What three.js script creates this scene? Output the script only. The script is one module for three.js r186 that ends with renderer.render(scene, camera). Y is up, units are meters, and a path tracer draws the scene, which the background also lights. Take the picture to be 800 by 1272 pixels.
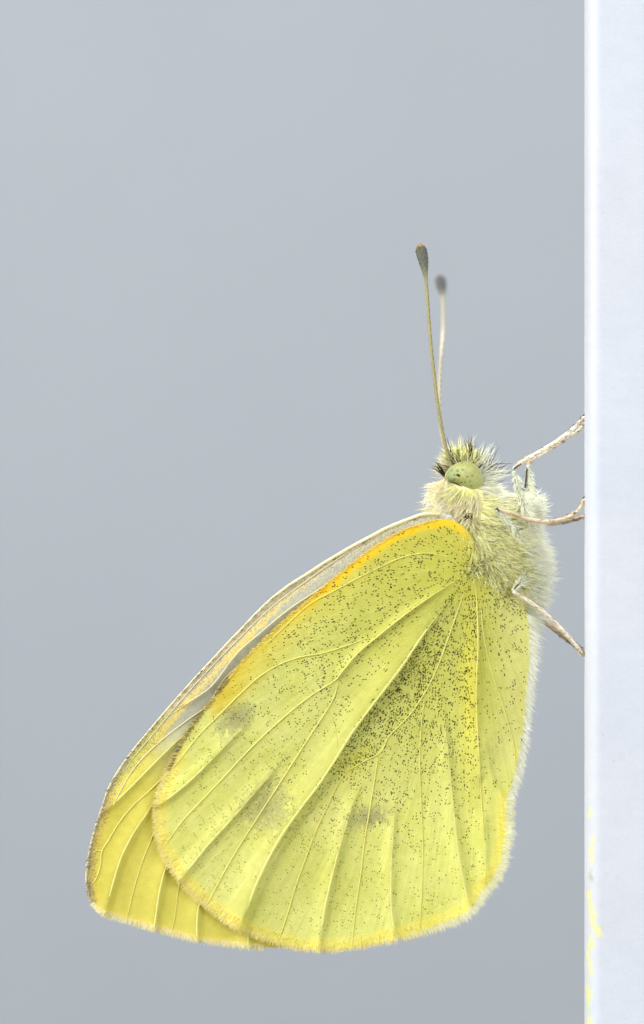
import * as THREE from 'three';
import { mergeGeometries } from 'three/addons/utils/BufferGeometryUtils.js';
import { RectAreaLightUniformsLib } from 'three/addons/lights/RectAreaLightUniformsLib.js';
RectAreaLightUniformsLib.init();

// ---------------------------------------------------------------- camera, lamps, exposure
const S = 4.1e-5;                    // metres per sketch unit: the wings are drawn on a sheet of 800 x 1272 such units
const D = 0.30;                      // macro lens, 30 cm from the wing plane
const scene = new THREE.Scene();
scene.background = new THREE.Color(0, 0, 0);
const camera = new THREE.PerspectiveCamera(2 * Math.atan(636 * S / D) * 180 / Math.PI, 800 / 1272, 0.01, 5);
camera.position.set(0, 0, D);
camera.lookAt(0, 0, 0);
camera.focus = D - 14 * S;
camera.userData.fStop = 20;
scene.add(camera);
const renderer = new THREE.WebGLRenderer();
renderer.toneMapping = THREE.LinearToneMapping;
renderer.toneMappingExposure = 0.87;
renderer.shadowMap.enabled = true;
// two soft boxes: a neutral one high on the left, an added cooler, weaker fill in front on the right; one added behind to brighten fur and wings
const LAMPS = [
  { at: [-0.58, 0.33, 0.30], aim: [0, 0, 0], size: [0.5, 0.5], power: 13.8, color: [1, 0.985, 0.95], label: 'large square softbox lamp high on the left, outside the picture' },
  { at: [0.39, 0.12, 0.58], aim: [0, 0, 0], size: [0.6, 0.6], power: 4.1, color: [0.95, 0.98, 1], label: 'added weaker square softbox fill lamp in front on the right, outside the picture' },
  { at: [0.05, 0.46, -0.27], aim: [0.0, 0.0, 0.0], size: [0.4, 0.3], power: 20, color: [1, 1, 1], label: 'added small softbox lamp above and behind the butterfly to brighten fur and wings, outside the picture' },
];

// ---------------------------------------------------------------- helpers
let seed = 20240611;
function rnd() { seed = (seed + 0x6d2b79f5) | 0; let t = Math.imul(seed ^ (seed >>> 15), 1 | seed); t = (t + Math.imul(t ^ (t >>> 7), 61 | t)) ^ t; return ((t ^ (t >>> 14)) >>> 0) / 4294967296; }
const rr = (a, b) => a + (b - a) * rnd();
const gauss = () => Math.sqrt(-2 * Math.log(0.09 + 0.91 * rnd())) * Math.cos(6.2832 * rnd());
const clamp = (x, a = 0, b = 1) => Math.min(b, Math.max(a, x));
const lerp = (a, b, t) => a + (b - a) * t;
const ss = (a, b, x) => { const t = clamp((x - a) / (b - a)); return t * t * (3 - 2 * t); };
function hash(x, y) { let h = Math.imul(x, 374761393) ^ Math.imul(y, 668265263); h = Math.imul(h ^ (h >>> 13), 1274126177); return ((h ^ (h >>> 16)) >>> 0) / 4294967296; }
function noise(x, y) {
  const ix = Math.floor(x), iy = Math.floor(y), fx = x - ix, fy = y - iy, u = fx * fx * (3 - 2 * fx), v = fy * fy * (3 - 2 * fy);
  return lerp(lerp(hash(ix, iy), hash(ix + 1, iy), u), lerp(hash(ix, iy + 1), hash(ix + 1, iy + 1), u), v);
}
const mix3 = (a, b, t) => [lerp(a[0], b[0], t), lerp(a[1], b[1], t), lerp(a[2], b[2], t)];
const lin = (c) => { const k = new THREE.Color().setRGB(c[0] / 255, c[1] / 255, c[2] / 255, THREE.SRGBColorSpace); return [k.r, k.g, k.b]; };
const ORIGIN = new THREE.Vector3((728 - 400) * S, (636 - 690) * S, 0);        // where the feet meet the post
const V = (x, y, z) => new THREE.Vector3((x - 400) * S - ORIGIN.x, (636 - y) * S - ORIGIN.y, z * S - ORIGIN.z);
const curve = (pts, n = 40) => new THREE.CatmullRomCurve3(pts.map((p) => new THREE.Vector3(p[0], p[1], p[2] ?? 0)), false, 'centripetal').getPoints(n).map((p) => [p.x, p.y, p.z]);
function nearest(pl, x, y) {                                                   // distance, side (east positive for a line drawn downwards), share of length
  let best = 1e18, side = 0, at = 0;
  for (let i = 0; i < pl.length - 1; i++) {
    const ax = pl[i][0], ay = pl[i][1], dx = pl[i + 1][0] - ax, dy = pl[i + 1][1] - ay, ex = x - ax, ey = y - ay;
    const t = clamp((ex * dx + ey * dy) / (dx * dx + dy * dy + 1e-9)), qx = ex - t * dx, qy = ey - t * dy, d = qx * qx + qy * qy;
    if (d < best) { best = d; side = dx * ey - dy * ex; at = i + t; }
  }
  return { d: Math.sqrt(best), s: -Math.sign(side || 1) * Math.sqrt(best), t: at / (pl.length - 1) };
}
function shade(o) { o.castShadow = o.receiveShadow = true; return o; }
function part(name, geometry, material, parent, kind) {
  const m = shade(new THREE.Mesh(geometry, material)); m.name = name; if (kind) m.userData.kind = kind; parent.add(m); return m;
}
function tubeMesh(path, radius, sides = 8, flat = 1) {                         // path in sketch units, radius(t) in sketch units, closed ends; flat squeezes it in z
  const P = path.map((p) => V(...p)), pos = [], nor = [], uv = [], idx = [], n = P.length;
  for (let i = 0; i < n; i++) {
    const T = P[Math.min(n - 1, i + 1)].clone().sub(P[Math.max(0, i - 1)]).normalize(), N = new THREE.Vector3(0, 0, 1).addScaledVector(T, -T.z).normalize(), B = T.clone().cross(N);
    const r = radius(i / (n - 1)) * S;
    for (let k = 0; k <= sides; k++) {
      const a = k / sides * 2 * Math.PI, d = B.clone().multiplyScalar(Math.cos(a)).addScaledVector(N, Math.sin(a) * flat);
      pos.push(P[i].x + d.x * r, P[i].y + d.y * r, P[i].z + d.z * r); const dn = d.normalize(); nor.push(dn.x, dn.y, dn.z); uv.push(i / (n - 1), k / sides);
      if (i && k) { const a0 = (i - 1) * (sides + 1) + k - 1, b0 = a0 + sides + 1; idx.push(a0, b0, a0 + 1, b0, b0 + 1, a0 + 1); }
    }
  }
  for (const [c, e] of [[0, 0], [n - 1, 1]]) {
    const T = P[e ? n - 1 : 1].clone().sub(P[e ? n - 2 : 0]).normalize().multiplyScalar(e ? 1 : -1), at = pos.length / 3;
    pos.push(P[c].x, P[c].y, P[c].z); nor.push(T.x, T.y, T.z); uv.push(e, 0);
    for (let k = 0; k < sides; k++) { const a = c * (sides + 1) + k; e ? idx.push(a, at, a + 1) : idx.push(a, a + 1, at); }
  }
  const g = new THREE.BufferGeometry();
  g.setAttribute('position', new THREE.Float32BufferAttribute(pos, 3)); g.setAttribute('normal', new THREE.Float32BufferAttribute(nor, 3)); g.setAttribute('uv', new THREE.Float32BufferAttribute(uv, 2)); g.setIndex(idx);
  return g;
}
function hairMesh(list) {                                                      // each hair: p, d (sketch units, y down), len, w, bend, c (sRGB of the whole strand)
  const rings = 3, sides = 3, pos = [], nor = [], col = [], idx = [];
  for (const h of list) {
    const base = pos.length / 3, d = new THREE.Vector3(h.d[0], -h.d[1], h.d[2]).normalize(), b = new THREE.Vector3(h.bend[0], -h.bend[1], h.bend[2]);
    const N = new THREE.Vector3(0.31, 0.17, 0.93).cross(d).normalize(), B = N.clone().cross(d).normalize(), p0 = V(...h.p), c = lin(h.c);
    const a0 = rnd() * 6;
    for (let i = 0; i <= rings; i++) {
      const t = i / rings, q = p0.clone().addScaledVector(d, t * h.len * S).addScaledVector(b, t * t * h.len * S), r = i === rings ? 0 : h.w * S * (1 - 0.75 * t * t) * (i ? 1 : 0.8);
      if (i === rings) { pos.push(q.x, q.y, q.z); nor.push(d.x, d.y, d.z); col.push(...c); break; }
      for (let k = 0; k < sides; k++) {
        const a = a0 + k / sides * 2 * Math.PI, nx = N.x * Math.cos(a) + B.x * Math.sin(a), ny = N.y * Math.cos(a) + B.y * Math.sin(a), nz = N.z * Math.cos(a) + B.z * Math.sin(a);
        pos.push(q.x + nx * r, q.y + ny * r, q.z + nz * r); nor.push(nx, ny, nz); col.push(...c);
      }
    }
    for (let i = 0; i < rings; i++) for (let k = 0; k < sides; k++) {
      const a = base + i * sides + k, b2 = base + i * sides + (k + 1) % sides;
      if (i === rings - 1) idx.push(a, base + rings * sides, b2); else idx.push(a, a + sides, b2, b2, a + sides, b2 + sides);
    }
  }
  const g = new THREE.BufferGeometry();
  g.setAttribute('position', new THREE.Float32BufferAttribute(pos, 3)); g.setAttribute('color', new THREE.Float32BufferAttribute(col, 3)); g.setIndex(idx);
  return g;
}
function picture(w, h, paintPixel, draw) {                                     // a canvas whose pixels are computed, then drawn on
  const c = document.createElement('canvas'); c.width = w; c.height = h;
  const k = c.getContext('2d'), im = k.createImageData(w, h);
  for (let y = 0; y < h; y++) for (let x = 0; x < w; x++) { const p = paintPixel(x, y), o = (y * w + x) * 4; im.data[o] = p[0]; im.data[o + 1] = p[1]; im.data[o + 2] = p[2]; im.data[o + 3] = 255; }
  k.putImageData(im, 0, 0);
  if (draw) draw(k);
  const t = new THREE.CanvasTexture(c); t.colorSpace = THREE.SRGBColorSpace; t.magFilter = THREE.LinearFilter;
  return t;
}
const rgba = (c, a) => `rgba(${c[0] | 0},${c[1] | 0},${c[2] | 0},${a})`;

// ---------------------------------------------------------------- backdrop
{
  const tex = picture(512, 512, (x, y) => { const n = (noise(x / 3, y / 3) - 0.5) * 5 + (noise(x / 60, y / 60) - 0.5) * 4; return [161 + n, 167 + n, 174 + n]; });
  tex.wrapS = tex.wrapT = THREE.RepeatWrapping; tex.repeat.set(3, 3);
  const b = shade(new THREE.Mesh(new THREE.BoxGeometry(2.6, 2.6, 0.01), new THREE.MeshStandardMaterial({ map: tex, roughness: 0.9 })));
  b.name = 'backdrop'; b.userData.kind = 'structure'; b.position.set(0, 0, -0.62); scene.add(b);
}
// ---------------------------------------------------------------- unseen lamps outside the frame, fill and back ones added for their light
for (const l of LAMPS) {
  const g = new THREE.Group(); g.name = 'unseen_softbox_lamp' + (LAMPS.indexOf(l) ? '_00' + LAMPS.indexOf(l) : '');
  g.position.set(...l.at); g.lookAt(...l.aim); g.userData = { label: l.label, category: 'lamp' }; scene.add(g);
  const [w, h] = l.size, dark = new THREE.MeshStandardMaterial({ color: 0x15161a, roughness: 0.7 });
  const shell = new THREE.CylinderGeometry(0.09, 0.5 * w * Math.SQRT2 + 0.008, 0.16, 4, 1, false, Math.PI / 4); shell.rotateX(-Math.PI / 2); shell.translate(0, 0, -0.1);
  part('housing', shell, dark, g);
  part('unseen_lamp_diffuser', new THREE.BoxGeometry(w, h, 0.006), new THREE.MeshStandardMaterial({ color: 0xffffff, roughness: 0.9, emissive: new THREE.Color(...l.color), emissiveIntensity: 0.5 }), g).position.z = -0.012;
  const light = new THREE.RectAreaLight(new THREE.Color(...l.color), l.power, w, h); light.name = 'softbox_light'; light.rotation.y = Math.PI; light.position.z = -0.004; g.add(light);
}

// ---------------------------------------------------------------- the white post
{
  const W = 520, H = 240, R = 22, yTop = -200, yLow = 1480;          // sketch units; the front left corner is at (0, 0)
  // round the outline: back left, front left, front right, back right
  const out = [];
  const put = (cx, cz, from) => { for (let i = 0; i <= 14; i++) { const a = (from - i / 14 * 90) * Math.PI / 180; out.push([cx + Math.cos(a) * R, cz + Math.sin(a) * R, Math.cos(a), Math.sin(a)]); } };
  put(R, -H + R, 270); put(R, -R, 180); put(W - R, -R, 90); put(W - R, -H + R, 0); out.push([...out[0]]);
  const arc = [0]; for (let i = 1; i < out.length; i++) arc.push(arc[i - 1] + Math.hypot(out[i][0] - out[i - 1][0], out[i][1] - out[i - 1][1]));
  const total = arc[arc.length - 1], pos = [], nor = [], uv = [], idx = [];
  const turn = 3.8 * Math.PI / 180, cs = Math.cos(turn), sn = Math.sin(turn), X0 = 723.2 - 400, Z0 = 52;
  const yMid = (yTop + yLow) / 2;
  out.forEach((p, i) => {
    const x = p[0] * cs - p[1] * sn, z = p[0] * sn + p[1] * cs, nx = p[2] * cs - p[3] * sn, nz = p[2] * sn + p[3] * cs;
    for (const [k, y] of [[0, yTop], [1, yLow]]) { pos.push(x * S, (yMid - y) * S, z * S); nor.push(nx, 0, nz); uv.push(arc[i] / total, 1 - k); }
    if (i) { const a = (i - 1) * 2; idx.push(a, a + 1, a + 2, a + 1, a + 3, a + 2); }
  });
  for (const [k, ny] of [[0, 1], [1, -1]]) {                                    // end faces
    const c = pos.length / 3; pos.push(W / 2 * S, (yMid - (k ? yLow : yTop)) * S, -H / 2 * S); nor.push(0, ny, 0); uv.push(0.5, 1 - k);
    out.forEach((p, i) => { pos.push(pos[i * 6 + k * 3], pos[i * 6 + k * 3 + 1], pos[i * 6 + k * 3 + 2]); nor.push(0, ny, 0); uv.push(arc[i] / total, 1 - k); if (i) idx.push(c, c + i, c + i + 1); });
  }
  const g = new THREE.BufferGeometry();
  g.setAttribute('position', new THREE.Float32BufferAttribute(pos, 3)); g.setAttribute('normal', new THREE.Float32BufferAttribute(nor, 3)); g.setAttribute('uv', new THREE.Float32BufferAttribute(uv, 2)); g.setIndex(idx);
  const TW = 1024, TH = 2048, ux = TW / total, uy = TH / (yLow - yTop), front = arc[15];                          // arc at which the front left corner begins
  const tex = picture(TW, TH, (x, y) => {
    const n = (noise(x / 2, y / 2) - 0.5) * 5 + (noise(x / 14, y / 14) - 0.5) * 3 + (noise(x / 60, y / 90) - 0.5) * 4, b = (noise(x / 40 + 9, y / 160) - 0.5) * 4;
    return [196 + n - b, 200 + n, 209 + n + b * 0.5];
  }, (k) => {
    const smear = (a, y, w, h, n, c, al) => { for (let i = 0; i < n; i++) { k.fillStyle = rgba([c[0] + rr(-8, 8), c[1] + rr(-8, 8), c[2] + rr(-20, 20)], al * rr(0.3, 1)); k.beginPath(); k.ellipse((front + R * Math.acos(1 - (a - 7) / R) + gauss() * w) * ux, (y - yTop + gauss() * h) * uy, rr(1.4, 4) * ux, rr(2, 6) * uy, rr(-0.4, 0.4), 0, 7); k.fill(); } };
    const Y = [226, 226, 110];
    for (const [a, y, w, h, n] of [[14, 1006, 2, 3, 10], [17, 1046, 2, 6, 22], [16, 1062, 1.6, 6, 8], [13, 1113, 2, 6, 26], [15, 1128, 2.2, 7, 26], [18, 1140, 2.4, 6, 26], [24, 1154, 2.4, 5, 24], [16, 1165, 2.5, 6, 18], [12, 1184, 2, 8, 26], [14, 1199, 2.4, 5, 24], [11, 1225, 2, 7, 26], [14, 1234, 2.4, 5, 20], [12, 1246, 2, 5, 12], [13, 1262, 3, 5, 26]]) smear(a, y, w, h, n, Y, 0.15);
    smear(16, 1085, 2, 7, 7, [150, 155, 110], 0.18);
    for (let i = 0; i < 60; i++) { const x = rnd() * TW, y = rnd() * TH; k.strokeStyle = rgba(rnd() < 0.5 ? [180, 184, 194] : [214, 218, 226], rr(0.08, 0.3)); k.lineWidth = rr(0.6, 1.4); k.beginPath(); k.moveTo(x, y); k.lineTo(x + rr(-6, 6), y + rr(8, 60)); k.stroke(); }
    for (let i = 0; i < 700; i++) { k.fillStyle = rgba([150, 152, 160], rr(0.05, 0.25)); k.beginPath(); k.arc(rnd() * TW, rnd() * TH, rr(0.6, 1.6), 0, 7); k.fill(); }
  });
  const bump = picture(512, 512, (x, y) => { const v = 128 + (noise(x / 5, y / 5) - 0.5) * 60 + (noise(x / 22, y / 30) - 0.5) * 120; return [v, v, v]; }); bump.colorSpace = THREE.NoColorSpace; bump.wrapS = bump.wrapT = THREE.RepeatWrapping;
  const post = shade(new THREE.Mesh(g, new THREE.MeshPhysicalMaterial({ map: tex, bumpMap: bump, bumpScale: 1.2e-5, roughness: 0.45 })));
  post.name = 'post'; post.userData = { label: 'white painted post with a rounded edge and yellow smears low down, butterfly clinging to it', category: 'post' };
  post.position.set(X0 * S, (636 - yMid) * S, Z0 * S); scene.add(post);
}
const footX = (z) => 723.2 + (52 - z) * Math.tan(3.8 * Math.PI / 180);       // the post's left face at that depth

// ---------------------------------------------------------------- the butterfly
const butterfly = new THREE.Group(); butterfly.name = 'butterfly'; butterfly.position.copy(ORIGIN);
butterfly.userData = { label: 'yellow butterfly with black-speckled closed wings and furry body clinging to the white post', category: 'butterfly' };
scene.add(butterfly);

// lines of the wings
const HB = [586, 706], FB = [575, 664];
const H_OUT = curve([[594, 700], [593, 684], [585, 667], [574, 654], [560, 646], [545, 645], [520, 651.5], [500, 658.5], [480, 669], [460, 682.5], [440, 697.5], [420, 713.5], [400, 730.5], [380, 747.5], [360, 764], [340, 782.5], [320, 801.5], [300, 822.5], [285, 841], [271, 860], [256, 879], [241, 899], [230, 916], [219, 936], [209, 957], [200, 976], [195, 995], [193, 1013], [195, 1035], [202, 1057], [213, 1077], [226, 1095], [242, 1112], [258, 1126], [279, 1142], [300, 1154], [325, 1164], [350, 1172], [375, 1177], [405, 1179], [440, 1176], [470, 1170], [500, 1163], [530, 1154], [560, 1143], [583, 1130], [598, 1110], [612, 1092], [622, 1073], [628, 1045], [630, 1015], [631, 988], [639, 962], [645, 935], [650, 900], [653, 865], [656, 830], [657, 790], [653, 760], [641, 738], [622, 722], [604, 714]], 900);
const F_OUT = curve([[560, 640], [545, 638], [525, 638.5], [510, 643.5], [480, 655.5], [460, 666], [440, 676.5], [420, 688], [400, 700], [380, 713], [360, 725.5], [340, 740.5], [320, 759], [300, 780], [280, 800.5], [262, 820], [250, 832.5], [238, 845.5], [225, 860], [200, 888.5], [180, 912.5], [165, 930.5], [150, 951], [140, 967], [133, 981], [127, 1000], [120, 1020], [113, 1045], [108.5, 1070], [106.5, 1090], [108, 1106], [112, 1119], [119, 1128.5], [130, 1135], [150, 1141], [180, 1150], [200, 1155], [220, 1161], [245, 1167], [280, 1172], [315, 1176], [350, 1176], [400, 1160], [450, 1090], [520, 960], [575, 800], [592, 700]], 760);
// folds [line, height, reach west, reach east]
const H_FOLD = [
  [[[572, 722], [545, 760], [520, 795], [498, 828], [470, 865], [440, 905], [418, 940], [395, 975], [372, 1005], [345, 1045], [322, 1090], [308, 1125], [296, 1158]], 7, 16, 3.6],
  [[[315, 890], [290, 915], [265, 941], [240, 966], [215, 987], [196, 1000]], 3.4, 9, 3],
  [[[355, 935], [335, 962], [310, 991], [285, 1020], [260, 1047], [240, 1072], [220, 1096]], 3.6, 9, 3],
  [[[452, 962], [437, 1000], [425, 1040], [413, 1085], [403, 1130], [396, 1180]], 4, 8, 3],
  [[[492, 975], [488, 1030], [485.5, 1085], [486.5, 1130], [492, 1168]], 3.6, 8, 3],
  [[[546, 850], [553, 910], [558, 960], [564, 1015], [570, 1065], [579, 1110], [588, 1140]], 4, 8, 3],
  [[[598, 900], [603, 930], [610, 962], [621, 985], [630, 998]], 3.6, 12, 3.6],
  [[[570, 718], [535, 741], [500, 766], [470, 790], [445, 811], [424, 836]], 2.6, 5, 2.6],
  [[[600, 1000], [602, 1040], [603, 1085]], 3, 9, 3.5],
  [[[590, 740], [592, 800], [591, 850], [592, 900], [595, 960]], 3, 9, 4],
];
const F_FOLD = [
  [[[520, 652], [470, 681], [430, 707], [395, 732], [360, 755], [320, 788], [295, 809], [262, 852], [232, 873]], 2.4, 9, 4],
  [[[246, 898], [215, 925], [185, 955], [150, 990], [132, 1006]], 2.8, 8, 3],
  [[[205, 975], [184, 1008], [166, 1035], [151, 1065], [140, 1100], [129, 1140]], 3.8, 10, 3],
  [[[225, 1035], [207, 1075], [199, 1105], [193, 1145], [190, 1166]], 3.6, 9, 3],
  [[[255, 1090], [247, 1125], [245, 1150], [246, 1175]], 3.6, 9, 3],
  [[[315, 1140], [309, 1160], [309, 1182]], 4, 10, 4],
];
const H_VEIN = [
  [[560, 693], [530, 687], [500, 692], [460, 710], [420, 731], [385, 750], [357, 775], [328, 803]],
  [[470, 786], [435, 800], [400, 811], [372, 816], [345, 826], [320, 842], [295, 865], [270, 890], [248, 912], [232, 932], [222, 945], [210, 957]],
  [[572, 717], [535, 740], [500, 765], [470, 789], [445, 810], [424, 835], [418, 843], [390, 861], [365, 880], [330, 911], [300, 941], [280, 963], [245, 1000], [228, 1018], [202, 1054]],
  [[422, 838], [418, 856], [414, 867], [407, 880], [390, 906], [365, 945], [340, 984], [318, 1018], [302, 1043], [280, 1080], [262, 1114], [255, 1127]],
  [[407, 880], [413, 893], [417, 908], [419, 928]],
  [[578, 730], [562, 775], [546, 820], [530, 855], [508, 888], [482, 915], [473, 933], [452, 945], [430, 958]],
  [[430, 958], [418, 976], [405, 1004], [393, 1030], [378, 1070], [367, 1101], [357, 1135], [345, 1170]],
  [[470, 935], [466, 962], [460, 1000], [454, 1035], [448, 1085], [442, 1125], [437, 1174]],
  [[528, 860], [523, 900], [521, 950], [523, 1000], [525, 1050], [524, 1100], [521, 1156]],
  [[590, 724], [592, 760], [593, 800], [591, 850], [592, 900], [595, 950], [598, 1000], [601, 1040]],
  [[596, 742], [600, 790], [610, 834], [622, 870], [631, 900], [638, 930], [640, 955]],
  [[423, 940], [427, 949], [430, 958]],
];
const F_VEIN = [
  [[520, 654], [470, 682], [430, 708], [395, 733], [360, 756], [320, 789], [295, 811], [262, 853], [235, 872], [212, 888]],
  [[345, 785], [310, 818], [280, 842], [258, 876], [235, 893], [206, 915], [186, 933], [166, 955], [151, 980], [141, 1000]],
  [[245, 930], [212, 957], [186, 982], [166, 1000], [148, 1022], [136, 1042], [127, 1057], [125, 1075], [119, 1092], [113, 1099]],
  [[127, 1057], [122, 1056], [114, 1059]],
  [[195, 1025], [187, 1045], [175, 1075], [165, 1110], [158, 1140]],
  [[226, 1080], [221, 1110], [217, 1140], [213, 1158]],
  [[470, 663], [420, 694], [380, 722], [340, 752], [300, 790], [262, 829], [225, 870], [190, 912], [160, 948]],
];
const lines = (list) => list.map((l) => curve(l, 36));
const hFold = H_FOLD.map((f) => [curve(f[0], 30), f[1], f[2], f[3]]), fFold = F_FOLD.map((f) => [curve(f[0], 30), f[1], f[2], f[3]]);
const hVein = lines(H_VEIN), fVein = lines(F_VEIN);
function folds(list, x, y) {
  let z = 0;
  for (const [pl, h, west, east] of list) { const q = nearest(pl, x, y); if (q.d > 60) continue; const k = q.s / (q.s < 0 ? west * 1.2 : east * 1.15); z += 1.3 * h * Math.exp(-k * k) * ss(0, 0.3, q.t); }
  return z;
}
const zH = (x, y) => { const r = Math.hypot(x - HB[0], y - HB[1]); return lerp(34, 17, ss(0, 420, r)) + folds(hFold, x, y) + (noise(x / 40, y / 40) - 0.5) * 2; };
const zF = (x, y) => { const r = Math.hypot(x - FB[0], y - FB[1]); return lerp(25, 7, ss(0, 420, r)) + folds(fFold, x, y) + (noise(x / 37 + 5, y / 37) - 0.5) * 1.5; };

function sheet(outline, base, zf, rows, box) {                                 // a fan from the wing's root to its margin, finer towards the margin
  const pos = [], uv = [], idx = [], n = outline.length;
  for (let i = 0; i < n; i++) for (let j = 0; j <= rows; j++) {
    const v = Math.pow(j / rows, 0.85), x = lerp(base[0], outline[i][0], v), y = lerp(base[1], outline[i][1], v), p = V(x, y, zf(x, y));
    pos.push(p.x, p.y, p.z); uv.push((x - box[0]) / box[2], 1 - (y - box[1]) / box[3]);
    if (i && j) { const a = (i - 1) * (rows + 1) + j - 1, b = a + rows + 1; idx.push(a, b, a + 1, b, b + 1, a + 1); }
  }
  const g = new THREE.BufferGeometry();
  g.setAttribute('position', new THREE.Float32BufferAttribute(pos, 3)); g.setAttribute('uv', new THREE.Float32BufferAttribute(uv, 2)); g.setIndex(idx); g.computeVertexNormals();
  return g;
}
const HBOX = [180, 636, 490, 552], FBOX = [96, 630, 500, 560];
const near = (pl, x, y) => nearest(pl, x, y).d;
// coarse distance grids keep the painting fast
function grid(box, fn, step = 3) {
  const w = Math.ceil(box[2] / step) + 2, h = Math.ceil(box[3] / step) + 2, a = new Float32Array(w * h);
  for (let j = 0; j < h; j++) for (let i = 0; i < w; i++) a[j * w + i] = fn(box[0] + i * step, box[1] + j * step);
  return (x, y) => { const u = clamp((x - box[0]) / step, 0, w - 1.001), v = clamp((y - box[1]) / step, 0, h - 1.001), i = u | 0, j = v | 0, f = u - i, g = v - j; return lerp(lerp(a[j * w + i], a[j * w + i + 1], f), lerp(a[(j + 1) * w + i], a[(j + 1) * w + i + 1], f), g); };
}
const cut = (pl, from, to) => pl.slice(Math.round(from * (pl.length - 1)), Math.round(to * (pl.length - 1)) + 1);
const idxOf = (pl, x, y) => { let b = 1e9, k = 0; pl.forEach((p, i) => { const d = Math.hypot(p[0] - x, p[1] - y); if (d < b) { b = d; k = i; } }); return k; };
const hCosta = H_OUT.slice(idxOf(H_OUT, 585, 667), idxOf(H_OUT, 271, 860)), hOuter = H_OUT.slice(idxOf(H_OUT, 219, 936), idxOf(H_OUT, 631, 988)), hAnal = H_OUT.slice(idxOf(H_OUT, 631, 988), idxOf(H_OUT, 653, 760));
const fCosta = F_OUT.slice(0, idxOf(F_OUT, 112, 1119)), fOuter = F_OUT.slice(idxOf(F_OUT, 114, 1122), idxOf(F_OUT, 330, 1176));
const gCosta = grid(HBOX, (x, y) => near(hCosta, x, y)), gOuter = grid(HBOX, (x, y) => near(hOuter, x, y)), gF1 = grid(HBOX, (x, y) => nearest(hFold[0][0], x, y).s), gCu = grid(HBOX, (x, y) => nearest(hVein[5], x, y).s);
const g8 = grid(HBOX, (x, y) => nearest(hVein[9], x, y).s), g7 = grid(HBOX, (x, y) => nearest(hVein[8], x, y).s), g3 = grid(HBOX, (x, y) => nearest(hVein[2], x, y).s);
const blob = (x, y, cx, cy, rx, ry, a = 0) => { const c = Math.cos(a), s = Math.sin(a), u = ((x - cx) * c + (y - cy) * s) / rx, v = (-(x - cx) * s + (y - cy) * c) / ry; return Math.exp(-(u * u + v * v)); };
const SHOW_THROUGH = [[292, 893, 27, 15, 2.5], [333, 1002, 31, 29, 2.1], [460, 1014, 24, 14, 2.9]];
const HW = 1760, HH = 1984, hk = HW / HBOX[2], hky = HH / HBOX[3];
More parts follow.
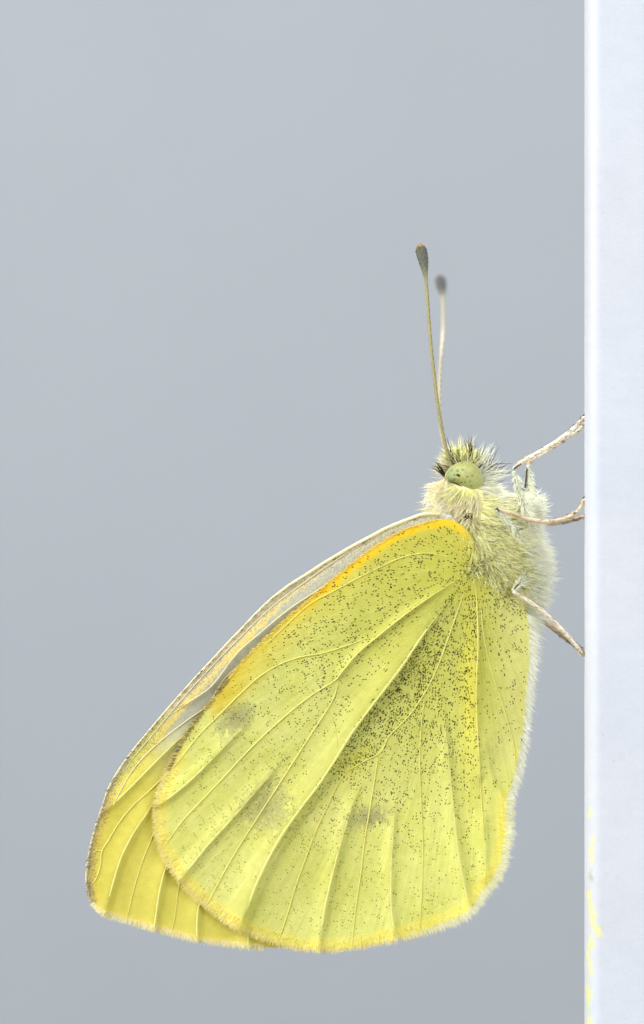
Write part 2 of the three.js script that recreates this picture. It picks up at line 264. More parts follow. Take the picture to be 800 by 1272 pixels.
const hindTex = picture(HW, HH, (px, py) => {
  const x = HBOX[0] + px / hk, y = HBOX[1] + py / hky, r = Math.hypot(x - HB[0], y - HB[1]);
  const n1 = noise(x / 26, y / 26), n2 = noise(x / 7 + 3, y / 7), n3 = noise(px / 2.2, py / 2.2);
  let c = mix3([221, 222, 118], [226, 226, 132], n1);
  c = mix3(c, [198, 197, 82], (1 - ss(40, 320, r)) * 0.8);                      // greener towards the root
  const dc = gCosta(x, y), dO = gOuter(x, y), left = ss(420, 250, x);
  c = mix3(c, [226, 200, 66], ss(46, 6, dc + n2 * 10 - 5) * (0.25 + 0.65 * left));
  c = mix3(c, [250, 210, 44], ss(13, 5, dc + (n2 - 0.5) * 4) * ss(330, 400, x) * ss(592, 560, x));
  c = mix3(c, [243, 234, 112], ss(20, 8, dO + (n2 - 0.5) * 5) * 0.85);
  c = mix3(c, [228, 224, 142], ss(594, 640, x) * ss(1010, 900, y) * 0.7);
  c = mix3(c, [236, 222, 66], blob(x, y, 583, 850, 12, 120) * 0.5);
  c = mix3(c, [214, 208, 66], blob(x, y, 440, 945, 26, 16, -0.6) * 0.5);
  const th = Math.atan2(y - HB[1], x - HB[0]), streak = (noise(th * 150, r / 45) - 0.5) * 11 + (noise(x / 64 + 7, y / 64) - 0.5) * 10, row = Math.sin(r * 3.1 + (noise(x / 9, y / 9) - 0.5) * 6) * 4.5 + streak;                          // rows of scales
  const g = (n3 - 0.5) * 20 + (n2 - 0.5) * 9 + row;
  return [clamp(c[0] + g, 0, 255), clamp(c[1] + g, 0, 255), clamp(c[2] + g * 1.2, 0, 255)];
}, (k) => {
  const X = (x) => (x - HBOX[0]) * hk, Y = (y) => (y - HBOX[1]) * hky;
  for (const [cx, cy, rx, ry, a] of SHOW_THROUGH) for (let i = 0; i < 9000; i++) {       // grey marks: forewing spots showing through, their soft shade painted in as stipple
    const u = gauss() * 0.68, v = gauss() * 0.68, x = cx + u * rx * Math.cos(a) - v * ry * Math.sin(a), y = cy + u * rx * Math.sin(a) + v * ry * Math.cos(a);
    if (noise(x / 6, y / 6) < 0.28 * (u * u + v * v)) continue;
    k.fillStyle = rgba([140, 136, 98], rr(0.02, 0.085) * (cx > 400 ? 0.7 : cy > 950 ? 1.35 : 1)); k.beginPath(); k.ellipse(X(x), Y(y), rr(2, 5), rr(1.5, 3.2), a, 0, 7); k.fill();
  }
  for (let i = 0; i < 2600; i++) {                                              // dusky hair scales near the root
    const x = 575 + gauss() * 34 - 6, y = 745 + Math.abs(gauss()) * 48, a = Math.atan2(y - HB[1], x - HB[0]);
    if (x < 500 && rnd() < 0.5) continue;
    k.strokeStyle = rgba(rnd() < 0.5 ? [140, 148, 84] : [222, 222, 150], rr(0.1, 0.45)); k.lineWidth = rr(1, 2.4); k.beginPath(); k.moveTo(X(x), Y(y)); k.lineTo(X(x) + Math.cos(a) * rr(6, 22), Y(y) + Math.sin(a) * rr(6, 22)); k.stroke();
  }
  const density = (x, y) => {
    const s1 = gF1(x, y), cu = gCu(x, y), s8 = g8(x, y), s7 = g7(x, y), s3 = g3(x, y), dc = gCosta(x, y), dO = gOuter(x, y);
    let d;
    if (y < 715 && x > 540) d = 0.022;
    else if (s3 < 0 || (x > 540 && y < 730)) d = 0.0185 * (dc < 12 ? 0.5 : 1) * lerp(0.75, 1, ss(300, 420, x));      // above the long vein
    else if (s1 < -2) d = s1 > -22 ? 0.0022 : 0.0135;                             // between it and the great fold
    else if (cu < 0 && y < 962 && s1 > 0) d = lerp(0.028, 0.072, ss(740, 830, y)); // the dusky cell
    else if (s7 < 0 && y > 930) d = lerp(0.024, 0.0085, ss(960, 1080, y));
    else if (s8 < 0) d = lerp(0.036, 0.0095, ss(900, 1060, y));
    else d = lerp(0.026, 0.0035, ss(745, 830, y)) + 0.002;
    if (x < 330) d *= 0.72;
    d *= ss(8, 26, dO) * ss(1.5, 5, dc) * (0.6 + 0.8 * noise(x / 11 + 40, y / 11));
    if (x > 652) d = 0;
    return d;
  };
  const tries = Math.round(HBOX[2] * HBOX[3] * 0.125);
  for (let i = 0; i < tries; i++) {
    const x = HBOX[0] + rnd() * HBOX[2], y = HBOX[1] + rnd() * HBOX[3];
    if (rnd() > density(x, y) / 0.085 * 0.98) continue;
    const r = Math.hypot(x - HB[0], y - HB[1]), a = Math.atan2(y - HB[1], x - HB[0]), faint = clamp(ss(260, 520, r) * 0.7 + rr(-0.2, 0.45));
    const long = lerp(1.65, 1.05, ss(120, 380, r)) * rr(0.6, 1.05), wide = rr(0.56, 0.86), c = mix3([38, 38, 20], [112, 112, 54], faint);
    const dot = (u, v, s) => { const jx = X(x) + (u * Math.cos(a) - v * Math.sin(a)) * hk, jy = Y(y) + (u * Math.sin(a) + v * Math.cos(a)) * hk; k.fillStyle = rgba(c, lerp(0.95, 0.72, faint)); k.beginPath(); k.ellipse(jx, jy, 0.89 * long * s * hk, 0.89 * wide * s * hk, a + rr(-0.3, 0.3), 0, 7); k.fill(); };
    dot(0, 0, 0.92);
    if (rnd() < 0.2) dot(rr(-1, 1), (rnd() < 0.5 ? -1 : 1) * rr(2.6, 3.6), 0.82);
    if (rnd() < 0.14) dot((rnd() < 0.5 ? -1 : 1) * rr(3, 4.5), rr(-1, 1), 0.8);
  }
});
const FW = 1600, FH = 1792, fk = FW / FBOX[2], fky = FH / FBOX[3];
const gFC = grid(FBOX, (x, y) => near(fCosta, x, y)), gFO = grid(FBOX, (x, y) => near(fOuter, x, y));
const foreTex = picture(FW, FH, (px, py) => {
  const x = FBOX[0] + px / fk, y = FBOX[1] + py / fky, dc = gFC(x, y), dO = gFO(x, y), n2 = noise(x / 7, y / 7), n3 = noise(px / 2.2, py / 2.2), n1 = noise(x / 22, y / 22);
  const along = clamp((560 - x) / 440), w = lerp(1, 1.15, along);                 // 0 at the root, 1 at the tip
  let c = mix3([220, 210, 98], [212, 202, 88], n1);                              // tip
  c = mix3(c, [232, 224, 110], ss(120, 200, x) * ss(900, 1000, y) * 0.35);
  // the strip behind the front edge, in bands that run along it
  const s = ss(170, 230, x) * ss(1000, 930, y);
  let b = mix3([222, 214, 182], [212, 200, 166], ss(0.05, 0.4, along));
  b = mix3(b, [184, 174, 142], ss(4, 6, dc) * ss(10, 8, dc) * ss(0.2, 0.4, along));
  b = mix3(b, [234, 210, 124], ss(8, 12, dc + (n2 - 0.5) * 3) * ss(0.3, 0.6, along) * ss(24, 18, dc));
  b = mix3(b, [184, 184, 164], ss(lerp(5, 15, ss(0.1, 0.6, along)), lerp(9, 20, ss(0.1, 0.6, along)), dc + (n2 - 0.5) * 5));
  b = mix3(b, [222, 220, 168], ss(24, 38, dc) * ss(0.68, 0.8, along));
  b = mix3(b, [232, 230, 206], ss(0.16, 0.02, along));
  c = mix3(c, b, s);
  c = mix3(c, [240, 220, 110], ss(12, 4, dO + (n2 - 0.5) * 4) * 0.7);
  c = mix3(c, [228, 190, 70], ss(15, 8, dc) * ss(960, 1000, y) * 0.6);
  const g = (n3 - 0.5) * 13 + (n2 - 0.5) * 8 + Math.sin((x + y * 0.4) * 4.4 + n2 * 6) * 2.5;
  return [clamp(c[0] + g, 0, 255), clamp(c[1] + g, 0, 255), clamp(c[2] + g, 0, 255)];
}, (k) => {
  const X = (x) => (x - FBOX[0]) * fk, Y = (y) => (y - FBOX[1]) * fky;
  const apex = fCosta.slice(idxOf(fCosta, 200, 888));
  for (let i = 0; i < 5200; i++) {                                              // dusky scales along the tip
    const p = apex[Math.floor(rnd() * apex.length)], t = ss(900, 970, p[1]), q = Math.abs(gauss()) * lerp(3, 5, t), x = p[0] + q + 1.5 + rr(-1, 1), y = p[1] + q * 0.5 + rr(-3, 3);
    if (rnd() > t + 0.15) continue;
    k.fillStyle = rgba(rnd() < 0.6 ? [120, 116, 96] : [206, 200, 174], rr(0.2, 0.55)); k.beginPath(); k.ellipse(X(x), Y(y), rr(1.2, 3.2), rr(0.9, 1.7), 2.2, 0, 7); k.fill();
  }
  for (let i = 0; i < 6500; i++) {                                              // pepper on the front strip
    const p = fCosta[Math.floor(rnd() * fCosta.length * 0.75)], q = Math.abs(gauss()) * 11 + 4, x = p[0] + q * 0.62 + rr(-2, 2), y = p[1] + q * 0.72 + rr(-2, 2);
    if (y > 960) continue;
    k.fillStyle = rgba(rnd() < 0.6 ? [104, 108, 100] : [226, 222, 200], rr(0.15, 0.5)); k.beginPath(); k.ellipse(X(x), Y(y), rr(1.5, 4.5), rr(0.8, 1.4), 2.25, 0, 7); k.fill();
  }
});
function bumpTex() { const t = picture(1024, 1024, (x, y) => { const v = 128 + Math.sin((x * 0.2 + y) * 0.9 + noise(x / 12, y / 12) * 5) * 40 + (noise(x / 2, y / 2) - 0.5) * 120; return [v, v, v]; }); t.colorSpace = THREE.NoColorSpace; t.wrapS = t.wrapT = THREE.RepeatWrapping; t.repeat.set(1.2, 1.3); return t; }
const bumpW = bumpTex();
const wingMat = (map) => new THREE.MeshPhysicalMaterial({ map, bumpMap: bumpW, bumpScale: 1.1e-5, roughness: 0.72, specularIntensity: 0.35, transmission: 0.32, thickness: 0, side: THREE.DoubleSide });
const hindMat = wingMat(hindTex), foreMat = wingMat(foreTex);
const veinMat = new THREE.MeshPhysicalMaterial({ color: new THREE.Color(...lin([228, 222, 118])), roughness: 0.55, transmission: 0.2 });
const ridgeMat = new THREE.MeshPhysicalMaterial({ color: new THREE.Color(...lin([236, 232, 136])), roughness: 0.65, transmission: 0.25 });
const palerVein = new THREE.MeshPhysicalMaterial({ color: new THREE.Color(...lin([226, 216, 168])), roughness: 0.55, transmission: 0.2 });
const hairMat = new THREE.MeshPhysicalMaterial({ vertexColors: true, roughness: 0.7, specularIntensity: 0.3, transmission: 0.5, side: THREE.DoubleSide });

function veinGeo(pl, zf, r0, r1, lift) {
  return tubeMesh(pl.map((p) => [p[0], p[1], zf(p[0], p[1]) + lift]), (t) => lerp(r0, r1, t) * (0.85 + 0.3 * noise(t * 60, r0 * 77)) * ss(-0.05, 0.16, t) * lerp(0.84, 0.4, ss(0.9, 1, t)), 7, 0.8);
}
function hairsAlong(pl, n, opt) {                                               // fringe hairs standing on an edge (outside is to the left of the line drawn)
  const out = [];
  for (let i = 0; i < n; i++) {
    const u = rnd() * (pl.length - 1.01), k = Math.floor(u), f = u - k, a = pl[k], b = pl[k + 1], x = lerp(a[0], b[0], f), y = lerp(a[1], b[1], f), L = Math.hypot(b[0] - a[0], b[1] - a[1]) || 1;
    let nx = (b[1] - a[1]) / L * opt.out, ny = -(b[0] - a[0]) / L * opt.out;
    const o = opt.at(x, y, nx, ny); if (!o) continue;
    const inset = o.inset ?? rr(0, 4), px = x - nx * inset, py = y - ny * inset, t = [nx + (o.lean?.[0] ?? 0) + gauss() * (o.mess ?? 0.15), ny + (o.lean?.[1] ?? 0) + gauss() * (o.mess ?? 0.15), gauss() * (o.zmess ?? 0.1)];
    out.push({ p: [px, py, opt.z(px, py) + (o.lift ?? 0.4)], d: t, len: o.len, w: o.w, bend: [gauss() * 0.12, gauss() * 0.12, gauss() * 0.1], c: o.c });
  }
  return out;
}
const pick = (list) => { const c = list[Math.floor(rnd() * list.length)]; const j = rr(-8, 8); return [clamp(c[0] + j, 0, 255), clamp(c[1] + j, 0, 255), clamp(c[2] + j, 0, 255)]; };

function buildHindwing() {
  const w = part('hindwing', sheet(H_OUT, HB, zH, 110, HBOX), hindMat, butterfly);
  hVein.forEach((pl, i) => part('vein', veinGeo(pl, zH, [1.0, 1.15, 1.35, 1.15, 0.75, 1.0, 1.1, 1.1, 0.9, 1.3, 1.15, 0.9][i], [0.7, 0.9, 1.0, 0.9, 0.7, 0.9, 0.9, 0.9, 0.75, 0.9, 0.9, 0.8][i], 0.35), veinMat, w));
  hFold.slice(0, 6).forEach((f, i) => part('vein', veinGeo(f[0].slice(0, -2), zH, i ? 1.3 : 2.0, i ? 2.3 : 2.8, -1.0), ridgeMat, w));
  const hairs = [
    ...hairsAlong(hOuter, 3600, { out: -1, z: zH, at: (x, y) => { const right = ss(440, 600, x); return { len: rr(3.5, 7) + right * rr(2, 8), w: rr(0.2, 0.36), mess: 0.13, zmess: 0.06, lift: 0.2, inset: rr(-0.5, 4), c: pick(right > rnd() ? [[252, 250, 226], [248, 248, 212], [253, 252, 240]] : [[250, 240, 160], [252, 246, 186], [250, 238, 146], [253, 248, 206]]) }; } }),
    ...hairsAlong(hOuter, 1200, { out: -1, z: zH, at: (x, y) => ({ len: rr(3, 6), w: rr(0.22, 0.4), mess: 0.12, zmess: 0.02, inset: rr(3, 13), lift: 0.35, c: pick(x < 340 ? [[250, 238, 176], [252, 244, 190], [250, 236, 176], [248, 238, 140]] : [[250, 238, 140], [250, 242, 158], [252, 246, 176], [253, 248, 200]]) }) }),
    ...hairsAlong(hAnal, 1900, { out: -1, z: zH, at: (x, y) => ({ len: rr(8, 16) + ss(880, 780, y) * rr(0, 10), w: rr(0.2, 0.38), mess: 0.2, zmess: 0.3, lean: [0, 0.85], inset: rr(-1, 5), lift: -1, c: pick([[250, 250, 240], [246, 248, 228], [253, 253, 248]]) }) }),
    ...hairsAlong(H_OUT.slice(idxOf(H_OUT, 285, 841), idxOf(H_OUT, 209, 957)), 300, { out: -1, z: zH, at: (x, y) => ({ len: rr(4, 7), w: rr(0.4, 0.65), lean: [-0.2, 0.6], mess: 0.12, inset: rr(0, 3), lift: 0.6, c: pick(rnd() < 0.55 ? [[160, 144, 98], [184, 168, 116]] : [[222, 200, 110], [232, 214, 140]]) }) }),
    ...hairsAlong(H_OUT.slice(idxOf(H_OUT, 545, 645), idxOf(H_OUT, 285, 841)), 700, { out: -1, z: zH, at: (x, y) => ({ len: rr(3, 5), w: rr(0.35, 0.55), lean: [-0.9, 0.9], mess: 0.1, inset: rr(0, 2.5), lift: 0.5, c: pick([[252, 232, 120], [250, 228, 110], [246, 230, 140]]) }) }),
  ];
  part('fringe', hairMesh(hairs), hairMat, w, 'stuff');
  return w;
}
function buildForewing() {
  const w = part('forewing', sheet(F_OUT, FB, zF, 100, FBOX), foreMat, butterfly);
  fVein.forEach((pl, i) => part('vein', veinGeo(pl, zF, [1.5, 1.2, 1.1, 0.8, 0.9, 0.7, 1.0][i], [1.0, 0.9, 0.9, 0.7, 0.7, 0.6, 0.8][i], 0.4), i < 2 || i === 6 ? palerVein : veinMat, w));
  fFold.slice(1).forEach((f) => part('vein', veinGeo(f[0].slice(0, -4), zF, 1.0, 2.0, -0.6), ridgeMat, w));
  const edge = F_OUT.slice(idxOf(F_OUT, 545, 638), idxOf(F_OUT, 109, 1112));
  part('costal_vein', tubeMesh(edge.map((p) => [p[0] + 0.8, p[1] + 0.8, zF(p[0], p[1])]), (t) => lerp(2.3, 1.2, ss(0, 0.7, t)), 8), palerVein, w);
  const hairs = [
    ...hairsAlong(fOuter, 1900, { out: -1, z: zF, at: (x) => ({ len: rr(4, 7) * lerp(0.45, 1, ss(112, 145, x)), w: rr(0.2, 0.38), mess: 0.12, zmess: 0.05, lift: 0.2, inset: rr(0, 5), c: pick([[253, 246, 200], [254, 249, 214], [255, 252, 230], [253, 243, 184]]) }) }),
    ...hairsAlong(edge, 420, { out: -1, z: zF, at: (x, y) => ({ len: rr(3, 5.5), w: rr(0.3, 0.55), mess: 0.1, lean: [-1.2, 2], inset: rr(1, 3.4), lift: 1.6, c: pick(y > 940 ? [[160, 154, 130], [190, 184, 158], [228, 222, 198]] : [[214, 204, 166], [120, 116, 100], [226, 216, 180]]) }) }),
  ];
  part('fringe', hairMesh(hairs), hairMat, w, 'stuff');
  return w;
}
const nearHind = buildHindwing(), nearFore = buildForewing();
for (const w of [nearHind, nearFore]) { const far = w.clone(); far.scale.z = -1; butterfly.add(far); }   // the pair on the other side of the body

// body: one surface from head to tail along a bent spine
const SPINE = [[570, 567, 1], [571, 571, 9], [573, 580, 17], [577, 593, 21.5], [583, 607, 19.5], [590, 621, 21], [598, 637, 31], [608, 656, 40], [619, 678, 43], [629, 702, 41], [634, 724, 35], [632, 748, 28], [628, 790, 25], [622, 840, 22], [613, 890, 17], [606, 925, 10], [603, 940, 1]];
const spine = curve(SPINE.map((p) => [p[0], p[1], p[2]]), 90), bodyPoints = [];
const bodyGeo = (() => {
  const pos = [], idx = [], sides = 40;
  spine.forEach((p, i) => {
    const a = spine[Math.max(0, i - 1)], b = spine[Math.min(spine.length - 1, i + 1)], L = Math.hypot(b[0] - a[0], b[1] - a[1]), tx = (b[0] - a[0]) / L, ty = (b[1] - a[1]) / L;
    for (let k = 0; k <= sides; k++) {
      const th = k / sides * 2 * Math.PI, e = Math.cos(th), f = Math.sin(th);                                   // e: towards the belly (east), f: towards the viewer
      const chest = 1 + 0.34 * Math.max(0, e) ** 2 * blob(p[0], p[1], 600, 638, 24, 24), r = p[2] * chest;
      const x = p[0] + ty * e * r, y = p[1] - tx * e * r, z = f * p[2] * 0.82, q = V(x, y, z);
      pos.push(q.x, q.y, q.z); if (k < sides) bodyPoints.push({ x, y, z, n: [ty * e, -tx * e, f * 1.1], t: [tx, ty], r: p[2], i });
      if (i && k) { const a0 = (i - 1) * (sides + 1) + k - 1, b0 = a0 + sides + 1; idx.push(a0, a0 + 1, b0, b0, a0 + 1, b0 + 1); }
    }
  });
  const g = new THREE.BufferGeometry(); g.setAttribute('position', new THREE.Float32BufferAttribute(pos, 3)); g.setIndex(idx); g.computeVertexNormals(); return g;
})();
const body = part('body', bodyGeo, new THREE.MeshStandardMaterial({ color: new THREE.Color(...lin([232, 228, 180])), roughness: 0.9 }), butterfly);
const fur = [];
const YEL = [[253, 252, 214], [252, 251, 198], [254, 253, 226], [250, 249, 188], [253, 252, 218]], WHI = [[254, 253, 242], [252, 252, 238], [251, 252, 236], [254, 254, 247]], DRK = [[70, 70, 48], [98, 96, 62], [54, 54, 40]], COL = [[253, 248, 224], [251, 244, 208], [254, 251, 236]];
{
  const weight = bodyPoints.map((b) => b.r), sum = []; let s = 0; for (const w of weight) sum.push(s += w);
  const N = 21000;
  for (let k = 0; k < N; k++) {
    const u = rnd() * s; let lo = 0, hi = sum.length - 1; while (lo < hi) { const m = (lo + hi) >> 1; sum[m] < u ? lo = m + 1 : hi = m; }
    const b = bodyPoints[lo], x = b.x + rr(-2.5, 2.5), y = b.y + rr(-2.5, 2.5), z = b.z, n = b.n;
    const inEye = Math.abs(z) > 6 && Math.hypot((x - 577) * 0.9 + (y - 592) * 0.35, (y - 592) * 1.2 - (x - 577) * 0.4) < 19 && y < 612;
    if (inEye) continue;
    let d, len, c, w = rr(0.22, 0.46);
    const head = y < 612 - (x - 577) * 0.15 && x < 612;
    const east = n[0];
    if (head) {
      const out = [x - 578, y - 598], L = Math.hypot(...out) || 1;
      d = [out[0] / L + n[0] * 0.4, out[1] / L * 1.0 + n[1] * 0.4 - 0.15, n[2] * 0.75];
      len = rr(12, 24); c = rnd() < 0.17 && y < 600 ? pick(DRK) : pick(x > 590 ? WHI : x < 560 ? COL : YEL); w = rr(0.26, 0.5);
      if (x < 562 && y > 590) { c = pick(COL); len = rr(12, 20); d = [-0.5, 0.55 + rr(-0.3, 0.3), n[2] * 0.5]; }
    } else if (y < 645 && x < 596) {                                             // collar
      d = [n[0] * 0.6 - 0.25, n[1] * 0.5 + 0.75, n[2] * 0.6]; len = rr(14, 24); c = pick(COL); if (rnd() < 0.08) c = pick(DRK);
    } else {
      const low = ss(740, 800, y);
      d = [0.55 + n[0] * 0.75, n[1] * 0.5 + 0.15 + low * 0.8 + noise(x / 16, y / 16) * 0.7 - 0.35, n[2] * 0.5];
      len = rr(15, 27) * lerp(1, 0.8, low);
      const edge = ss(0.35, 0.95, east + (noise(x / 9, y / 9) - 0.5) * 0.6) , pale = clamp(edge + ss(632, 660, x) * 0.5 + 0.12 + low * 0.7);
      c = rnd() < pale ? pick(WHI) : pick(YEL); if (pale < 0.6 && rnd() < 0.022) c = pick(DRK); else if (pale < 0.7 && rnd() < 0.08) c = pick([[184, 182, 108], [158, 156, 94]]);
    }
    fur.push({ p: [x, y, z], d: [d[0] + gauss() * 0.16, d[1] + gauss() * 0.16, d[2] + gauss() * 0.14], len, w, bend: [gauss() * 0.14, 0.12 + gauss() * 0.14, gauss() * 0.12 - 0.1], c });
  }
  // tufts
  const tuft = (n, cx, cy, cz, sp, dir, mess, l0, l1, cols, w0 = 0.35, w1 = 0.7) => { for (let i = 0; i < n; i++) fur.push({ p: [cx + gauss() * sp, cy + gauss() * sp, cz + gauss() * sp * 0.6], d: [dir[0] + gauss() * mess, dir[1] + gauss() * mess, dir[2] + gauss() * mess], len: rr(l0, l1), w: rr(w0, w1), bend: [gauss() * 0.08, gauss() * 0.08, gauss() * 0.08], c: pick(cols) }); };
  tuft(16, 586, 578, 8, 1.6, [-0.08, -1, 0.2], 0.06, 26, 38, [...DRK, [200, 192, 120]], 0.5, 0.95);       // the tall bristles over the eye
  tuft(26, 566, 574, 6, 4, [-0.22, -1, 0.2], 0.16, 18, 30, [...DRK, ...YEL], 0.4, 0.8);
  tuft(30, 598, 578, 4, 6, [0.45, -0.9, 0.2], 0.2, 20, 30, [...DRK, ...WHI], 0.4, 0.75);
  tuft(70, 608, 590, 6, 7, [0.85, -0.35, 0.2], 0.3, 16, 27, [...WHI, ...WHI, ...DRK], 0.25, 0.5);
  tuft(60, 574, 572, 6, 9, [0, -1, 0.2], 0.28, 14, 26, [...WHI, ...YEL, ...DRK], 0.25, 0.5);
  tuft(14, 552, 590, 10, 1.6, [-0.6, -0.75, 0.1], 0.1, 14, 24, DRK, 0.5, 0.9);                           // dark tuft behind the eye
  tuft(26, 581, 642, 34, 3.5, [0.1, -0.5, 0.8], 0.5, 6, 11, DRK, 0.4, 0.7);
  tuft(60, 583, 711, 37, 6, [-0.1, 0.3, 0.9], 0.7, 4, 9, [...DRK, ...DRK, ...WHI, ...YEL], 0.3, 0.55);           // scaly joint of the wing
  tuft(50, 594, 702, 38, 7, [0.1, -0.3, 0.9], 0.6, 8, 16, [...YEL, ...DRK], 0.35, 0.7);
  tuft(700, 656, 634, 4, 10, [0.85, -0.2, 0.1], 0.35, 8, 16, WHI, 0.25, 0.5);
  tuft(260, 550, 612, 2, 9, [-0.8, 0.35, 0.1], 0.35, 10, 20, COL, 0.3, 0.6);
  tuft(160, 545, 634, 6, 9, [-0.7, 0.5, 0.2], 0.35, 10, 18, COL, 0.3, 0.55);                              // white chest
  tuft(400, 663, 715, 12, 12, [0.9, 0.1, 0.2], 0.4, 7, 15, WHI, 0.28, 0.5);
  tuft(300, 655, 765, 8, 8, [0.75, 0.5, 0.1], 0.35, 10, 22, WHI, 0.3, 0.55);
}
part('fur', hairMesh(fur), hairMat, body, 'stuff');

// eyes
const eyeTex = picture(512, 384, (x, y) => {
  const u = x / 512 * 2 - 1, v = y / 384 * 2 - 1, n = noise(x / 30, y / 30), f = Math.sin(x * 0.55) * Math.sin(y * 0.55 + (Math.floor(x / 11) % 2) * 1.5);
  let c = mix3([166, 170, 96], [184, 186, 118], n);
  c = mix3(c, [140, 158, 104], ss(-0.35, -0.8, u));
  return [c[0] + f * 9, c[1] + f * 9, c[2] + f * 7];
}, (k) => {
  const at = (u, v, r, a, c) => { for (let i = 0; i < 60; i++) { const q = Math.sqrt(rnd()) * r * 0.8, t = rnd() * 7; k.fillStyle = rgba(c, a * rr(0.4, 1)); k.beginPath(); k.arc((u * 0.5 + 0.5) * 512 + Math.cos(t) * q, (v * 0.5 + 0.5) * 384 + Math.sin(t) * q * 0.9, rr(0.12, 0.3) * r, 0, 7); k.fill(); } };
  for (const [u, v, r] of [[-0.34, -0.34, 20], [-0.08, -0.42, 18], [0.14, 0.02, 20], [-0.5, -0.05, 20], [-0.5, 0.22, 20], [0.06, 0.4, 18], [0.33, 0.35, 17], [-0.12, 0.36, 18], [0.42, 0.0, 15], [-0.62, -0.35, 14], [0.36, 0.62, 14]]) for (let q = 0; q < 3; q++) at(u + rr(-0.05, 0.05), v + rr(-0.05, 0.05), r * rr(0.7, 1.1), 0.13, [92, 112, 52]);  // pseudopupils, a view-dependent play of light, painted in as fixed spots
  for (let i = 0; i < 2; i++) for (const [du, dv] of [[-0.03, -0.02], [0, 0], [0.035, 0.03]]) at(-0.29 + du, -0.05 + dv, 19, 0.75, [24, 28, 12]);
});
const facets = picture(512, 384, (x, y) => { const v = 128 + 110 * Math.sin(x * 0.52) * Math.sin(y * 0.6 + (Math.floor(x / 6) % 2) * Math.PI); return [v, v, v]; }); facets.colorSpace = THREE.NoColorSpace;
const EYE = [[553.5, 592], [557, 584.5], [565, 578], [576, 574], [587, 576.8], [595, 584.5], [598.5, 595], [596.5, 604], [589, 608.6], [578, 605.5], [566, 600], [556.5, 596.5]];
const eyeLine = new THREE.CatmullRomCurve3(EYE.map((p) => new THREE.Vector3(p[0], p[1], 0)), true, 'centripetal').getPoints(64).map((p) => [p.x, p.y]);
for (const side of [1, -1]) {
  const pos = [], uv = [], idx = [], nu = 64, nv = 14, c = [578, 592];
  for (let i = 0; i <= nv; i++) for (let k = 0; k <= nu; k++) {
    const ph = i / nv * Math.PI * 0.5, f = Math.sin(ph), x = lerp(c[0], eyeLine[k][0], f), y = lerp(c[1], eyeLine[k][1], f), p = V(x, y, side * (13 + Math.cos(ph) * 11));
    pos.push(p.x, p.y, p.z); uv.push(0.5 + (x - 576) / 50, 0.5 - (y - 591.5) / 39);
    if (i && k) { const a0 = (i - 1) * (nu + 1) + k - 1, b0 = a0 + nu + 1; side < 0 ? idx.push(a0, b0, a0 + 1, b0, b0 + 1, a0 + 1) : idx.push(a0, a0 + 1, b0, b0, a0 + 1, b0 + 1); }
  }
  const g = new THREE.BufferGeometry(); g.setAttribute('position', new THREE.Float32BufferAttribute(pos, 3)); g.setAttribute('uv', new THREE.Float32BufferAttribute(uv, 2)); g.setIndex(idx); g.computeVertexNormals();
  const eye = part('eye', g, new THREE.MeshPhysicalMaterial({ map: eyeTex, roughness: 0.28, specularIntensity: 0.9, bumpMap: facets, bumpScale: 1.2e-5, side: THREE.DoubleSide }), butterfly);
  part('eye_rim', tubeMesh(eyeLine.map((p) => [p[0], p[1], side * 14]), () => 1.15, 6), new THREE.MeshStandardMaterial({ color: new THREE.Color(...lin([186, 186, 134])), roughness: 0.8 }), eye);
  part('lower_rim', tubeMesh(eyeLine.slice(41, 63).map((p) => [p[0], p[1] + 0.6, side * 14.6]), (t) => 1.1 * Math.sin(Math.PI * clamp(t, 0.06, 0.94)), 6), new THREE.MeshStandardMaterial({ color: new THREE.Color(...lin([70, 68, 46])), roughness: 0.7 }), eye);  // dark lower stretch of the eye rim
}

// antennae: a ringed shaft that ends in a club
function antenna(path, r, clubLen, clubR, shaftC, ringC, clubC, tipC) {
  const c = curve(path, 160), a = new THREE.Group(); a.name = 'antenna'; butterfly.add(a);
  const cut = Math.round(160 * (1 - clubLen)), shaft = c.slice(0, cut + 1), club = c.slice(cut);
  const m = (x, rough = 0.7) => new THREE.MeshStandardMaterial({ color: new THREE.Color(...lin(x)), roughness: rough });
  const tex = picture(512, 32, (x, y) => { const t = (x / 512 * 30) % 1, dark = t > 0.62 && (y / 32 < 0.36 || y / 32 > 0.86), n = (noise(x / 3, y / 3) - 0.5) * 26; const q = dark ? ringC : shaftC; return [q[0] + n, q[1] + n, q[2] + n]; });
  part('shaft', tubeMesh(shaft, (t) => lerp(r * 1.15, r, t) * (1 + 0.14 * Math.sin(t * 30 * 6.283)), 12), new THREE.MeshStandardMaterial({ map: tex, roughness: 0.7 }), a);
  const ct = picture(128, 64, (x, y) => { const n = (noise(x / 3, y / 3) - 0.5) * 34; const q = mix3(mix3(shaftC, clubC, ss(0.02, 0.5, x / 128 + (noise(x / 4, y / 4) - 0.5) * 0.3)), tipC, ss(0.88, 0.99, x / 128 + (noise(x / 4, y / 4) - 0.5) * 0.12)); return [q[0] + n, q[1] + n, q[2] + n]; });
  part('club', tubeMesh(club, (t) => lerp(r, clubR, Math.pow(ss(-0.1, 0.78, t), 1.3)) * Math.sqrt(clamp((1 - t) / 0.16 + 0.05)) * (1 + 0.05 * Math.sin(t * 10 * 6.283)), 14), new THREE.MeshStandardMaterial({ map: ct, roughness: 0.75 }), a);
}
antenna([[560, 580, 12], [555, 562, 16], [549, 535, 20], [543, 500, 24], [538, 460, 26], [534, 420, 27], [531.5, 385, 27], [529, 352, 27], [526, 328, 27], [521, 304, 27]], 2.0, 0.23, 7.2, [158, 150, 104], [62, 58, 40], [96, 98, 84], [196, 144, 74]);
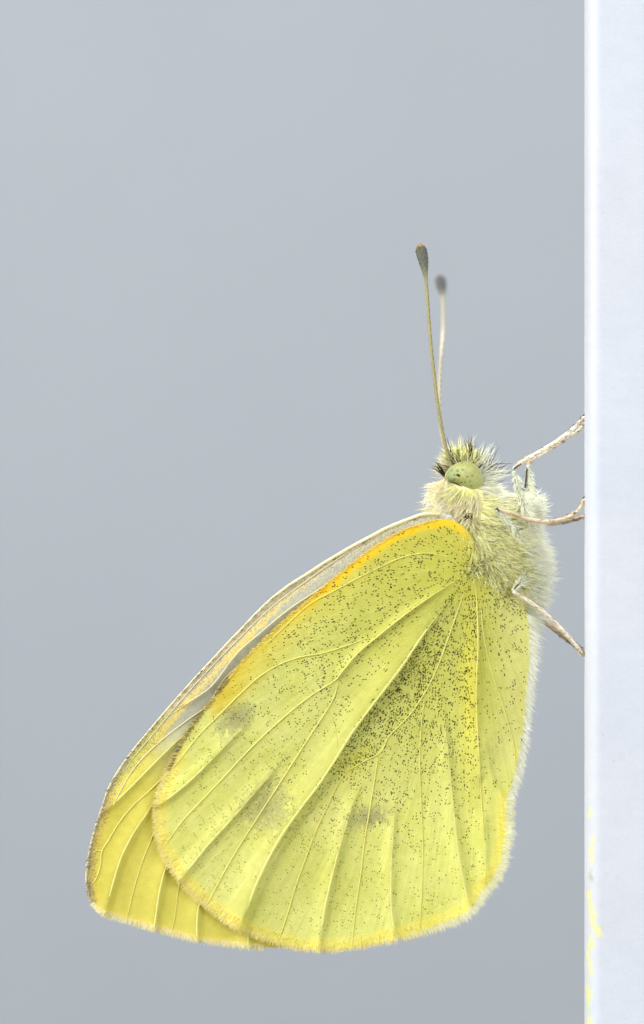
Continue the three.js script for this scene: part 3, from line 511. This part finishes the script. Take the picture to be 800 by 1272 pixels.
antenna([[563, 578, -8], [556, 566, -12], [549, 540, -24], [545.5, 500, -50], [546, 470, -72], [548, 440, -94], [550.5, 405, -150], [550.5, 380, -175], [549.5, 363, -190], [546, 342, -205]].map(([x, y, z]) => [400 + (x - 400) * (1 - z * S / D), 636 + (y - 636) * (1 - z * S / D), z]), 2.2, 0.18, 6.6, [170, 162, 138], [104, 98, 80], [86, 88, 84], [190, 140, 96]);

// legs
const legTex = (base, spot, n, seedAt) => picture(256, 64, (x, y) => { const k = (noise(x / 4 + seedAt, y / 4) - 0.5) * 22; return [base[0] + k, base[1] + k, base[2] + k]; }, (k) => { for (let i = 0; i < n; i++) { const x = 256 * Math.pow(rnd(), 0.55); k.fillStyle = rgba(spot, rr(0.35, 0.9)); k.beginPath(); k.ellipse(x, rnd() * 64, rr(1.5, 4), rr(1.2, 3), 0, 0, 7); k.fill(); } });
const femurMat = new THREE.MeshStandardMaterial({ map: legTex([206, 212, 184], [120, 122, 92], 70, 1), roughness: 0.8 });
const creamLeg = new THREE.MeshStandardMaterial({ map: legTex([240, 231, 208], [140, 108, 76], 60, 5), roughness: 0.7 }), tanLeg = new THREE.MeshStandardMaterial({ map: legTex([222, 198, 164], [150, 116, 84], 40, 9), roughness: 0.7 });
const kneeMat = new THREE.MeshStandardMaterial({ color: new THREE.Color(...lin([62, 52, 40])), roughness: 0.6 });
function leg(femur, femurR, shin, shinR, mat, kneeDark) {
  const g = new THREE.Group(); g.name = 'leg'; butterfly.add(g);
  part('femur', tubeMesh(curve(femur, 24), (t) => lerp(femurR[0], femurR[1], t) * (0.6 + 0.4 * ss(0, 0.1, t)), 12), femurMat, g);
  const last = shin[shin.length - 1]; last[0] = footX(last[2]) + 0.6;
  const c = curve(shin, 60);
  part('shin', tubeMesh(c, (t) => 0.7 * lerp(shinR[0], shinR[1], ss(0, 0.35, t)) * lerp(1, shinR[2], ss(0.45, 1, t)) * (1 + 0.05 * Math.sin(t * 40)), 12), mat, g);
  const hairs = [];
  for (let i = 0; i < 130; i++) { const k = Math.floor(rr(2, 58)), p = c[k], q = c[k + 1], L = Math.hypot(q[0] - p[0], q[1] - p[1]), tx = (q[0] - p[0]) / L, ty = (q[1] - p[1]) / L, s = rr(-1, 1), f = Math.sqrt(1 - s * s) * (rnd() < 0.8 ? 1 : -1), r = shinR[1] * 0.8; hairs.push({ p: [p[0] - ty * s * r, p[1] + tx * s * r, p[2] + f * r], d: [tx - ty * s * 0.35, ty + tx * s * 0.35, f * 0.35], len: rr(2.5, 5), w: rr(0.3, 0.55), bend: [0, 0, 0], c: pick(k > 24 && rnd() < 0.26 ? [[140, 108, 78], [96, 74, 54]] : [[238, 228, 204], [222, 204, 170]]) }); }
  const fc = curve(femur, 40);
  for (let i = 0; i < 240; i++) { const k = Math.floor(rr(1, 38)), p = fc[k], q = fc[k - 1], L = Math.hypot(q[0] - p[0], q[1] - p[1]), tx = (q[0] - p[0]) / L, ty = (q[1] - p[1]) / L, s = rr(-1, 1), f = Math.sqrt(1 - s * s), r = lerp(femurR[0], femurR[1], k / 40) * 0.9; hairs.push({ p: [p[0] - ty * s * r, p[1] + tx * s * r, p[2] + f * r], d: [tx * 0.6 - ty * s * 0.7 + gauss() * 0.15, ty * 0.6 + tx * s * 0.7 + gauss() * 0.15, f * 0.3], len: lerp(rr(8, 15), rr(3, 6), k / 40), w: rr(0.3, 0.5), bend: [0, 0, 0], c: pick(rnd() < 0.12 ? [[120, 122, 96]] : WHI) }); }
  part('bristle', hairMesh(hairs), hairMat, g, 'stuff');
  if (kneeDark) part('knee', tubeMesh(kneeDark, () => 1.1, 8), kneeMat, g);
  for (const s of [-1, 1]) part('claw', tubeMesh(curve([[last[0] - 2, last[1] - 1, last[2]], [last[0] - 0.5, last[1] - 3, last[2] + s * 3], [last[0] + 0.2, last[1] - 5, last[2] + s * 4]], 8), (t) => lerp(1, 0.4, t), 6), kneeMat, g);
}
leg([[660, 656, 14], [648, 622, 28], [637, 586, 36]], [8, 3], [[636.5, 583, 38], [646, 575, 38], [662, 566, 36], [690, 549, 32], [712, 532, 28], [733, 518, 26]], [2.6, 3.9, 0.75], creamLeg, [[637, 583, 41.5], [641, 579.5, 41], [646, 576, 40.5]]);
leg([[664, 640, -10], [660, 610, -14], [656, 582, -18]], [9, 4], [[656, 580, -18], [660, 572, -18], [680, 560, -18], [702, 545, -16], [720, 534, -14], [735, 524, -12]], [2.6, 3.4, 0.75], creamLeg, [[652.5, 606, -10], [654, 596, -10], [655, 582, -13]]);
leg([[658, 688, 22], [638, 658, 36], [616, 634, 44]], [6.5, 3], [[615.5, 632, 51], [632, 637, 50], [655, 645, 46], [680, 648, 42], [702, 643, 38], [716, 635, 34], [733, 620, 30]], [2.4, 3.4, 0.8], tanLeg, [[614, 633, 54], [616, 631, 54.5], [618, 635, 54]]);
leg([[655, 675, -34], [650, 662, -38], [640, 648, -40]], [7, 3.6], [[640, 647, -40], [660, 650, -38], [690, 650, -30], [712, 646, -24], [737, 641, -20]], [2.4, 3.6, 0.85], tanLeg, null);
leg([[660, 706, 16], [648, 720, 34], [636, 733, 44]], [5, 3], [[635, 734, 48], [652, 744, 48], [670, 757, 46], [688, 773, 42], [704, 790, 38], [716, 804, 34], [732, 815, 30]], [2.8, 4, 0.8], creamLeg, [[637, 731, 52], [640, 727.5, 51.5], [642.5, 725, 50]]);
leg([[655, 740, -30], [662, 752, -36], [668, 764, -38]], [6, 3.4], [[668, 764, -38], [684, 778, -36], [700, 790, -32], [716, 803, -28], [737, 812, -24]], [3, 4.2, 0.8], tanLeg, null);

renderer.render(scene, camera);
